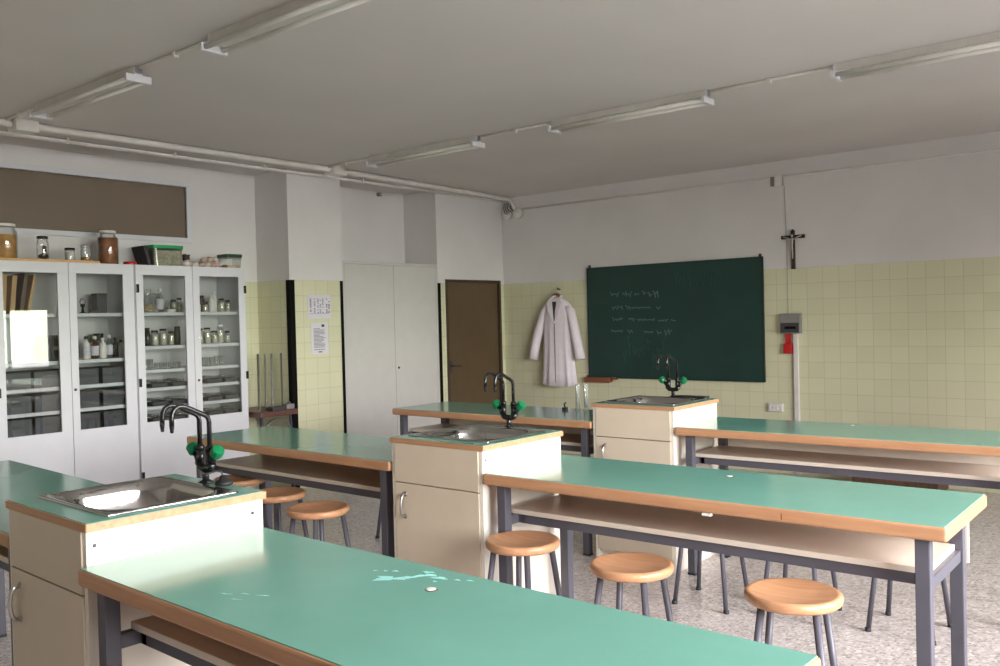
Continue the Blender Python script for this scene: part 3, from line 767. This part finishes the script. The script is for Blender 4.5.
# ------------------------------------------------------------------ alcove table with tubes
t = thing('side_table', 'small reddish-brown table in the tiled alcove by the pillar', 'table', (-7.22, 5.06, 0))
MB().box(-.22, .35, -.2, .215, .735, .785, .006).build('tabletop', M['redwood'], t)
for sx in (-.19, .31):
    for sy in (-.16, .175): MB().tube([(sx, sy, 0), (sx*.95, sy*.95, .745)], .013).build('leg', M['frame'], t)
arc = [(.31, -.15+.30*i/14, .60+.10*math.sin(PI*i/14)**.6) for i in range(15)]
MB().tube(arc, .012).build('brace', M['chrome'], t)
for k, (y, x_, h_) in enumerate(((4.93, -7.0, .53), (4.975, -7.05, .53), (5.015, -7.0, .52), (5.05, -7.06, .53), (5.085, -7.0, .53), (5.13, -7.07, .52), (5.19, -7.0, .53))):
    o = MB().lathe([(.011, 0), (.012, .004), (.0085, .006), (.0085, h_), (.006, h_), (.006, .01)], seg=12, close=False).build('glass_tube', M['glassware'] if k in (1, 2, 4, 5) else M['chrome'], loc=(x_, y, .7855))
    tag(o, 'one of the upright tubes standing on the alcove table', 'tube', 'upright tubes on the alcove table')
o = MB().box(-.05, .05, -.07, .07, 0, .035, .006).build('metal_block', M['darkgrey'], loc=(-6.92, 5.06, .7855))
tag(o, 'dark metal block on the alcove table, left one', 'block')
o = MB().box(-.04, .04, -.045, .045, 0, .05, .01).tube([(-.02, 0, .05), (0, .02, .065), (.02, 0, .05)], .006).build('metal_clamp', M['greybox'], loc=(-6.92, 5.20, .7855))
tag(o, 'grey clamp on the alcove table beside the pillar', 'clamp')

# ------------------------------------------------------------------ built-in closet
ky0, ky1, kz = 5.972, 7.302, 2.2185
t = thing('tall_closet', 'tall pale two-door closet built into the niche left of the brown door', 'closet', (0, 0, 0))
MB().box(XR+.002, XW-.03, CY2+.002, CY3-.002, 0, kz-.03).box(XR+.002, XW-.004, CY2+.002, CY3-.002, kz-.03, kz, .002).box(XW-.03, XW-.006, CY2+.002, ky0-.002, 0, kz-.03).box(XW-.03, XW-.006, ky1+.002, CY3-.002, 0, kz-.03).build('carcass', M['closet'], t)
ym = 6.655
for a, c, kn in ((ky0, ym-.002, None), (ym+.002, ky1, ym+.045)):
    d = MB().box(XW-.029, XW-.006, a, c, .01, kz-.033, .002).build('door', M['closet'], t)
    if kn: MB().lathe([(.013, 0), (.013, .004), (.008, .012), (0, .013)], (XW-.006, kn, 1.09), 14, mat=Matrix.Rotation(PI/2, 4, 'Y')).build('lock', M['darkgrey'], d)

# notices on the pillar
def notice(label, y0, y1, z0, z1, kind):
    t = thing('notice_sheet', label, 'notice', (XW+.001, (y0+y1)/2, z0))
    w_, h_ = y1-y0, z1-z0
    MB().box(0, .0015, -w_/2, w_/2, 0, h_).build('sheet', M['paper'], t)
    a, b = MB(), MB()
    random.seed(3)
    if kind == 'table':
        for i, u in enumerate((.1, .27, .42, .52, .63, .80, .9)):
            n = 11
            for k in range(n):
                v = .82-.64*k/n
                if random.random() < .8: (b if u in (.1, .8, .9) else a).box(.0015, .002, w_*(u-.5), w_*(u-.5)+w_*.065, h_*v, h_*v+h_*.032)
        a.box(.0015, .002, -w_*.42, w_*.42, h_*.2, h_*.215)
    else:
        for k in range(15):
            v = .80-.042*k
            ww = .62 if k % 5 else .4
            a.box(.0015, .002, -w_*.36, -w_*.36+w_*ww*random.uniform(.9, 1.15), h_*v, h_*v+h_*.018)
        b.box(.0015, .002, w_*.12, w_*.28, h_*.86, h_*.94); b.box(.0015, .002, -w_*.1, w_*.12, h_*.055, h_*.085); b.box(.0015, .002, -w_*.36, w_*.3, h_*.14, h_*.155)
    a.build('printed_text', M['ink'], t); b.build('printed_heading', M['inkdark'], t)
notice('upper landscape timetable sheet on the tiled pillar', 5.49, 5.775, 1.635, 1.865, 'table')
notice('lower portrait notice sheet with small emblem on the tiled pillar', 5.525, 5.735, 1.285, 1.595, 'text')

# ------------------------------------------------------------------ board wall
t = thing('chalkboard', 'large dark green chalkboard with faint chalk writing on the tiled wall', 'chalkboard', (0, YB, 0))
bx0, bx1, bz0, bz1 = -5.7073, -3.6173, .8925, 2.1424
MB().box(bx0+.01, bx1-.01, -.03, -.002, bz0+.01, bz1-.01).build('writing_surface', M['board'], t)
MB().box(bx0, bx1, -.034, -.001, bz1-.01, bz1).box(bx0, bx1, -.034, -.001, bz0, bz0+.01).box(bx0, bx0+.01, -.034, -.001, bz0+.01, bz1-.01).box(bx1-.01, bx1, -.034, -.001, bz0+.01, bz1-.01).build('board_frame', M['boardframe'], t)
for x in (bx0+.03, bx1-.03): MB().box(x-.012, x+.012, -.02, -.002, bz1, bz1+.03, .002).build('bracket', M['darkgrey'], t)
c = MB(); random.seed(11)
def scrawl(mb, x, z, w_, h_, r=.003):
    n = max(4, int(w_/.012)); pts = []
    for i in range(n+1):
        pts.append((x+w_*i/n+random.uniform(-.004, .004), -.0305, z+h_*(.5*math.sin(i*2.1+random.random())+random.uniform(-.25, .35))))
    mb.tube(pts, r, 5)
for row, (z, words) in enumerate(((1.83, ((-5.40, .11, .045), (-5.24, .12, .05), (-5.09, .06, .02), (-4.99, .05, .07), (-4.92, .05, .07), (-4.85, .06, .06))),
                                  (1.68, ((-5.38, .14, .04), (-5.2, .06, .05), (-5.13, .24, .02), (-4.82, .05, .05))),
                                  (1.55, ((-5.38, .13, .035), (-5.17, .08, .04), (-5.06, .22, .025), (-4.80, .12, .02), (-4.64, .05, .02))),
                                  (1.42, ((-5.40, .15, .03), (-5.18, .06, .03), (-4.98, .12, .02), (-4.82, .06, .03), (-4.73, .09, .05))))):
    for x, w_, h_ in words: scrawl(c, x, z-.035*(x+5.4), w_, h_)
c.build('chalk_writing', M['chalk'], t)
c = MB()
for i in range(9): scrawl(c, -5.25+.06*i, 1.15+random.uniform(-.05, .12), .05, .16, .004)
c.build('chalk_smear', M['chalkdim'], t)
c = MB()
for i in range(7): scrawl(c, -4.6+.08*i, 1.95+random.uniform(-.08, .05), .08, .12, .004)
c.build('chalk_smear', M['chalkdim'], t)
t = thing('chalk_ledge', 'short brown wooden chalk ledge below the chalkboard left corner', 'ledge', (-5.575, YB, .87))
MB().box(-.175, .16, -.07, -.012, -.028, .03, .006).build('ledge_body', M['tray'], t); MB().box(-.18, .17, -.012, 0, -.02, .045, .003).build('back_strip', M['tray'], t)
MB().box(.175, .235, -.05, 0, .005, .035, .004).build('bracket', M['tray'], t)
# crucifix
t = thing('crucifix', 'dark wooden crucifix with a pale figure high on the wall', 'crucifix', (-3.31, YB, 2.0))
MB().box(-.018, .018, -.025, 0, 0, .375, .004).build('upright', M['crucwood'], t)
MB().box(-.115, .115, -.027, -.003, .295, .33, .004).build('crossbar', M['crucwood'], t)
fg = MB()
fg.tube([(-.09, -.033, .318), (-.05, -.036, .305), (-.012, -.038, .285)], .0055, 8).tube([(.09, -.033, .318), (.05, -.036, .305), (.012, -.038, .285)], .0055, 8)
fg.tube([(0, -.038, .30), (.002, -.04, .27), (-.002, -.038, .235), (0, -.036, .2), (.002, -.034, .14), (0, -.032, .10)], .014, 10, r2=.006)
fg.blob((0, -.04, .322), (.012, .012, .015), .03).build('figure', M['figure'], t)
MB().lathe([(.008, 0), (.008, .004), (0, .004)], (0, -.013, .38), 12, mat=Matrix.Rotation(PI/2, 4, 'X')).build('hanger', M['darkgrey'], t)
# control box, red device, trunking, socket
t = thing('control_box', 'grey control box with dark window on the wall below the crucifix', 'box', (-3.34, YB, 1.375))
MB().box(-.1, .1, -.06, 0, 0, .195, .006).build('housing', M['greybox'], t)
MB().box(-.09, .09, -.066, -.06, .01, .105, .003).build('lower_flap', M['darkgrey'], t); MB().box(-.05, .06, -.071, -.066, .045, .07, .002).build('switch', M['guard'], t)
t = thing('emergency_plug', 'red hanging plug below the grey control box', 'plug', (-3.375, YB, 1.18))
MB().box(-.042, .042, -.05, 0, 0, .1, .012).build('plug_body', M['red'], t); MB().box(-.022, .022, -.04, 0, .1, .195, .008).build('plug_neck', M['red'], t)
o = MB().box(-.022, .022, -.028, 0, 0, 1.375, .003).build('cable_trunking', M['pvc'], loc=(-3.30, YB, 0))
tag(o, 'white vertical cable trunking running down from the control box', 'cable trunking')
t = thing('wall_socket', 'pale double wall socket between the chalkboard and white trunking', 'socket', (-3.515, YB, .605))
MB().box(-.075, .075, -.03, 0, 0, .085, .008).build('plate', M['pvc'], t)
for s in (-1, 1):
    MB().lathe([(.024, 0), (.024, .003), (.02, .003), (.019, .001), (0, .001)], (s*.036, -.03, .043), 18, mat=Matrix.Rotation(PI/2, 4, 'X')).build('outlet', M['conduit'], t)
# surface cable along the top of the board wall
o = MB().tube([(-6.78, YB-.012, 2.905), (-4.0, YB-.012, 2.905), (XRT-.02, YB-.012, 2.905)], .011, 10).build('wall_conduit', M['conduit'])
tag(o, 'thin horizontal conduit running along the board wall below the ceiling', 'conduit')
t = thing('junction_box', 'small junction box on the wall conduit above the chalkboard', 'junction box', (-3.45, YB, 2.81))
MB().box(-.02, .06, -.06, -.031, 0, .11, .006).build('cover', M['conduit'], t); MB().box(-.07, .05, -.03, 0, .012, .105, .004).build('back_box', M['greybox'], t)
o = MB().tube([(-3.375, YB-.006, 1.57), (-3.375, YB-.006, 2.2), (-3.39, YB-.006, 2.81)], .0025, 6).build('wall_cable', M['conduitdim'])
tag(o, 'thin dark cable hanging down the wall to the control box', 'cable')

# lab coat on its hanger
t = thing('lab_coat', 'white lab coat hanging on the tiled wall left of the chalkboard', 'coat', (-6.085, YB-.085, 0))
levels = [(1.81, .065, .045, 0), (1.79, .10, .052, .01), (1.765, .145, .056, 0), (1.735, .182, .058, 0), (1.70, .20, .062, 0), (1.62, .205, .068, 0), (1.5, .198, .07, 0), (1.3, .20, .07, 0), (1.1, .212, .072, 0), (.95, .226, .074, 0), (.80, .24, .078, 0)]
n = 72; rings = []
for z, hw, dp, _ in levels:
    f = max(0, (1.7-z)/.9)
    ring = []
    for i in range(n):
        a = 2*PI*i/n
        fold = 1+f*(.13*math.sin(7*a+1.1)+.07*math.sin(13*a+.4))
        x = hw*math.copysign(abs(math.cos(a))**.75, math.cos(a)); y = dp*math.sin(a)*fold
        zz = z+(.012*math.sin(2*a+1) if z < .85 else 0) 
        ring.append((x+.006*f*math.sin(11*a), y, zz))
    rings.append(ring)
body = ring_sweep(MB(), rings, True, True).build('coat_body', M['cloth'], t)
cm = MB()
for s in (-1, 1):
    # lapels: narrow folded strips from the neck to mid chest
    vs = [(s*.06, -.05, 1.82), (s*.105, -.062, 1.76), (s*.085, -.078, 1.66), (s*.012, -.078, 1.53), (s*.018, -.074, 1.66), (s*.03, -.06, 1.76)]
    vs2 = [(x, y-.008, z) for x, y, z in vs]; m_ = len(vs)
    cm.faces(vs+vs2, [tuple(range(m_)), tuple(range(2*m_-1, m_-1, -1))]+[(i, (i+1) % m_, m_+(i+1) % m_, m_+i) for i in range(m_)], False)
cm.tube([(-.062, -.04, 1.80), (-.055, -.0, 1.835), (0, .03, 1.845), (.055, 0, 1.835), (.062, -.04, 1.80)], .017, 8)
cm.build('collar', M['cloth'], t)
MB().prism([(-.026, 1.77), (.026, 1.77), (.006, 1.55), (-.006, 1.55)], .066, .0735, mat=Matrix.Rotation(PI/2, 4, 'X')).build('neck_shade', M['darkgrey'], t)  # dark sheet standing for the shade inside the open neck
MB().box(-.004, .004, -.078, -.07, .83, 1.52).build('placket_shade', M['darkcloth'], t)  # strip in a shaded copy of the cotton, painting the front closing's shade
for s, pts in ((-1, [(-.13, .005, 1.70), (-.185, 0, 1.655), (-.245, -.01, 1.5), (-.30, -.015, 1.35), (-.335, -.02, 1.22), (-.36, -.02, 1.105)]), (1, [(.13, .005, 1.70), (.18, 0, 1.655), (.228, -.015, 1.5), (.265, -.02, 1.35), (.295, -.025, 1.22), (.325, -.03, 1.105)])):
    MB().tube(pts, .054, 16, r2=.056).build('sleeve', M['cloth'], t)
for z in (1.45, 1.27, 1.09): MB().lathe([(.008, 0), (.008, .003), (0, .004)], (.02, -.076, z), 10, mat=Matrix.Rotation(PI/2, 4, 'X')).build('button', M['bottlew'], t)
t = thing('coat_hanger', 'brown wooden coat hanger holding the white lab coat', 'hanger', (-6.105, YB-.085, 0))
MB().tube([(-.07, 0, 1.812), (-.035, 0, 1.85), (0, 0, 1.862), (.035, 0, 1.85), (.07, 0, 1.812)], .016, 10).build('hanger_bar', M['tray'], t)
MB().tube([(0, 0, 1.872), (0, 0, 1.905), (.008, .012, 1.93), (.004, .035, 1.94), (0, .058, 1.925)], .004, 8).build('hook', M['chrome'], t)
o = MB().tube([(-6.105, YB, 1.915), (-6.105, YB-.05, 1.918), (-6.105, YB-.055, 1.935)], .007, 8).build('wall_hook', M['darkgrey'])
tag(o, 'small wall hook carrying the coat hanger', 'hook')

# brown wooden box on the floor by the board wall
t = thing('wooden_crate', 'brown wooden box on the floor by the tiled wall, seen under the far right bench', 'box', (-2.32, 8.29, 0))
MB().box(-.36, .36, -.15, .2, 0, .30, .004).build('crate_body', M['darkwood'], t); MB().box(-.375, .375, -.165, .205, .30, .325, .005).build('lid', M['darkwood'], t)
# glass cylinders on the far bench
for k, (x, y) in enumerate(((-3.765, 5.44), (-3.695, 5.442))):
    t = thing('measuring_cylinder', ['left clear measuring cylinder on the farthest left bench, before the board', 'right clear measuring cylinder on the farthest left bench, beside the far sink'][k], 'measuring cylinder', (x, y, ZB+.001), 0, 'glass measuring cylinders')
    MB().lathe([(0, 0), (.021, 0), (.023, .005), (.019, .012), (0, .012)], seg=20).build('foot', M['glassware'], t)
    MB().lathe([(.0175, .012), (.0185, .02), (.0185, .178), (.021, .188), (.018, .188), (.0165, .17), (.016, .02), (0, .018)], seg=20, close=False).build('cylinder', M['glassware'], t)
t = thing('small_clamp', 'small dark clamp lying left of the glass measuring cylinders', 'clamp', (-3.835, 5.37, ZB+.001))
MB().box(-.02, .02, -.015, .015, 0, .02, .004).build('clamp_base', M['darkgrey'], t); MB().tube([(0, 0, .02), (-.008, 0, .045), (.01, 0, .055)], .006, 8).build('clamp_screw', M['darkgrey'], t)

# ------------------------------------------------------------------ ceiling lamps and conduits
def make_lamp():
    t = thing('ceiling_lamp', '', 'ceiling lamp')
    Lf = 1.27
    MB().box(0, Lf, -.024, .024, -.045, 0, .003).build('channel', M['lightmetal'], t)
    for x in (0, Lf-.02):
        e = MB().box(x, x+.02, -.026, .026, -.05, -.001, .002).box(x-.002, x+.022, -.076, .076, -.092, -.05, .004)
        e.build('end_bracket', M['white'], t)
    for s in (-1, 1):
        tb = MB().tube([(.022, s*.05, -.073), (Lf-.022, s*.05, -.073)], .0135, 14).build('tube', M['tube'], t)
    return t
lp = make_lamp()
for n, (x, y, lab) in enumerate(((-6.03, 2.617, 'switched-off fluorescent batten at upper left, nearest the glass cabinets'),
                                 (-4.0, 2.6, 'switched-off fluorescent batten cut by the top edge of the photo'),
                                 (-5.95, 5.45, 'farthest switched-off fluorescent batten, above the closet'),
                                 (-3.94, 5.45, 'switched-off fluorescent batten in the middle of the ceiling before the chalkboard'),
                                 (-1.85, 5.45, 'switched-off fluorescent batten running out of frame at upper right'))):
    place(lp if n == 0 else copy_tree(lp), lab, (x, y, H), 0, 'fluorescent ceiling battens')
for y, segs, lab in ((2.66, ((-6.62, -6.05), (-4.75, -4.01)), 'near'), (5.50, ((-6.62, -5.98), (-4.67, -3.95), (-2.66, -1.86)), 'far')):
    for k, (a, b) in enumerate(segs):
        o = MB().tube([(a, y-.04, H-.012), ((a+b)/2, y-.04, H-.012), (b, y-.04, H-.012)], .010, 8)
        o.box((a+b)/2-.012, (a+b)/2+.012, y-.055, y-.025, H-.03, H, .003)
        o = o.build('lamp_conduit', M['conduit'])
        tag(o, {'near': ['conduit stub joining the ceiling corner run to the upper left lamp', 'conduit linking the two lamps of the near row'], 'far': ['conduit stub joining the corner run to the farthest lamp', 'conduit linking the farthest lamp and the middle lamp', 'conduit linking the middle lamp and upper right lamp']}[lab][k], 'conduit', 'ceiling lamp conduits')
o = MB().tube([(-6.57, .3, H-.03), (-6.57, 2.7, H-.03), (-6.57, 5.5, H-.03), (-6.77, 8.2, H-.03), (-6.78, 8.44, H-.035), (-6.775, YB-.03, H-.07), (-6.72, YB-.03, H-.155)], .025, 12)
o = o.build('main_conduit', M['conduit']); tag(o, 'thick conduit running along the ceiling above the cabinets and closet', 'conduit')
m = MB().tube([(-6.915, .3, H-.036), (-6.915, 8.2, H-.036), (-6.915, 8.46, H-.036)], .014, 10)
for y in (1.2, 2.2, 3.2, 4.1, 5.0, 6.2, 7.2, 8.1): m.box(-6.935, -6.895, y-.01, y+.01, H-.052, H-.001, .002)
o = m.build('thin_conduit', M['conduit']); tag(o, 'thinner conduit parallel to the thick ceiling run, nearer the wall', 'conduit')
for y, x, lab in ((2.74, -6.57, 'ceiling junction box above the glass cabinets'), (5.56, -6.57, 'ceiling junction box above the tiled pillar')):
    t = thing('junction_box', lab, 'junction box', (x, y, H))
    MB().box(-.07, .07, -.08, .08, -.082, 0, .01).build('box_body', M['conduit'], t)
    MB().tube([(0, -.075, -.03), (0, -.13, -.03)], .024, 12).tube([(0, .075, -.03), (0, .13, -.03)], .024, 12).build('gland', M['conduit'], t)
t = thing('cable_junction', 'open round junction with loose wires at the ceiling corner', 'junction', (-6.86, YB, H-.26))
MB().lathe([(.07, 0), (.072, .035), (.06, .05), (0, .05)], (.0, 0, .06), 20, mat=Matrix.Rotation(PI/2, 4, 'X')).build('round_box', M['conduit'], t)
MB().lathe([(.066, 0), (.068, .035), (.055, .048), (0, .048)], (.17, 0, .055), 20, mat=Matrix.Rotation(PI/2, 4, 'X')).build('round_cover', M['conduit'], t)
for k, x in enumerate((-.03, .0, .03, .07)):
    MB().tube([(x, -.03, .19), (x+.01, -.06, .13), (x+.03, -.07, .07+.015*k), (x+.07, -.06, .05+.01*k)], .005, 6).build('wire', M['darkgrey'], t)
t = thing('wall_stub', 'small dark pipe stub high in the closet niche near the ceiling', 'pipe stub', (XR, 6.93, H-.04))
MB().tube([(0, 0, 0), (.05, 0, 0), (.06, .02, 0), (.06, .2, .01)], .009, 8).build('pipe', M['conduit'], t); MB().box(0, .05, -.02, .02, -.02, .02, .004).build('bracket', M['greybox'], t)

# ------------------------------------------------------------------ outside (seen only through reflections)
g = struct(MB().box(XRT+T+.3, 60, -40, 50, -1.3, -1.0).build('outside_ground', M['ground']))

# ------------------------------------------------------------------ world and light
wd = bpy.data.worlds.new('sky'); scene.world = wd; wd.use_nodes = True
nt = wd.node_tree; nt.nodes.clear()
out = nt.nodes.new('ShaderNodeOutputWorld'); bg = nt.nodes.new('ShaderNodeBackground')
tc = N(nt, 'ShaderNodeTexCoord'); sx = N(nt, 'ShaderNodeSeparateXYZ'); nt.links.new(tc.outputs['Generated'], sx.inputs[0])
sky = ramp(nt, sx.outputs[2], [(0.0, (1.0, .96, .98, 1)), (.35, (1.0, .96, 1.0, 1)), (1, (.93, .92, 1.0, 1))])
fol = noise(nt, tc.outputs['Generated'], 9, 4)
ft = ramp(nt, fol, [(.47, (.9, .93, .88, 1)), (.56, (.30, .33, .24, 1))])
bandr = ramp(nt, sx.outputs[2], [(.0, (1, 1, 1, 1)), (.05, (1, 1, 1, 1)), (.10, (0, 0, 0, 1))])
nt.links.new(mix(nt, bandr, sky, ft), bg.inputs[0])
bg.inputs[1].default_value = 50.0
nt.links.new(bg.outputs[0], out.inputs[0])
for i, (a, b) in enumerate(WIN):
    ZT = ZTS[i]
    ld = bpy.data.lights.new('window_portal', 'AREA'); ld.shape = 'RECTANGLE'; ld.size = ZT-ZS; ld.size_y = b-a
    ld.cycles.is_portal = True
    lo = bpy.data.objects.new('window_portal', ld); COL.objects.link(lo)
    lo.location = (XRT+T+.01, (a+b)/2, (ZS+ZT)/2); lo.rotation_euler = (0, PI/2, 0)

# ------------------------------------------------------------------ camera
f, yaw, pitch, roll, hc = 891.25, -.691, -.0161, -.0247, 1.59
fw = Vector((math.sin(yaw)*math.cos(pitch), math.cos(yaw)*math.cos(pitch), math.sin(pitch)))
rt = Vector((math.cos(yaw), -math.sin(yaw), 0)); up = rt.cross(fw)
r2 = rt*math.cos(roll)+up*math.sin(roll); u2 = -rt*math.sin(roll)+up*math.cos(roll)
cd = bpy.data.cameras.new('camera'); cam = bpy.data.objects.new('camera', cd); COL.objects.link(cam)
mt = Matrix(((r2.x, u2.x, -fw.x, 0), (r2.y, u2.y, -fw.y, 0), (r2.z, u2.z, -fw.z, hc), (0, 0, 0, 1)))
cam.matrix_world = mt
cd.sensor_fit = 'HORIZONTAL'; cd.sensor_width = 36; cd.lens = f*36/1000; cd.clip_start = .05
scene.camera = cam
vs = scene.view_settings
vs.view_transform = 'Standard'; vs.look = 'None'; vs.gamma = 1; vs.use_curve_mapping = False; vs.exposure = 0
cy = scene.cycles
cy.use_denoising = True; cy.max_bounces = 10; cy.diffuse_bounces = 6; cy.glossy_bounces = 5; cy.transparent_max_bounces = 24
cy.caustics_reflective = False; cy.sample_clamp_indirect = 4
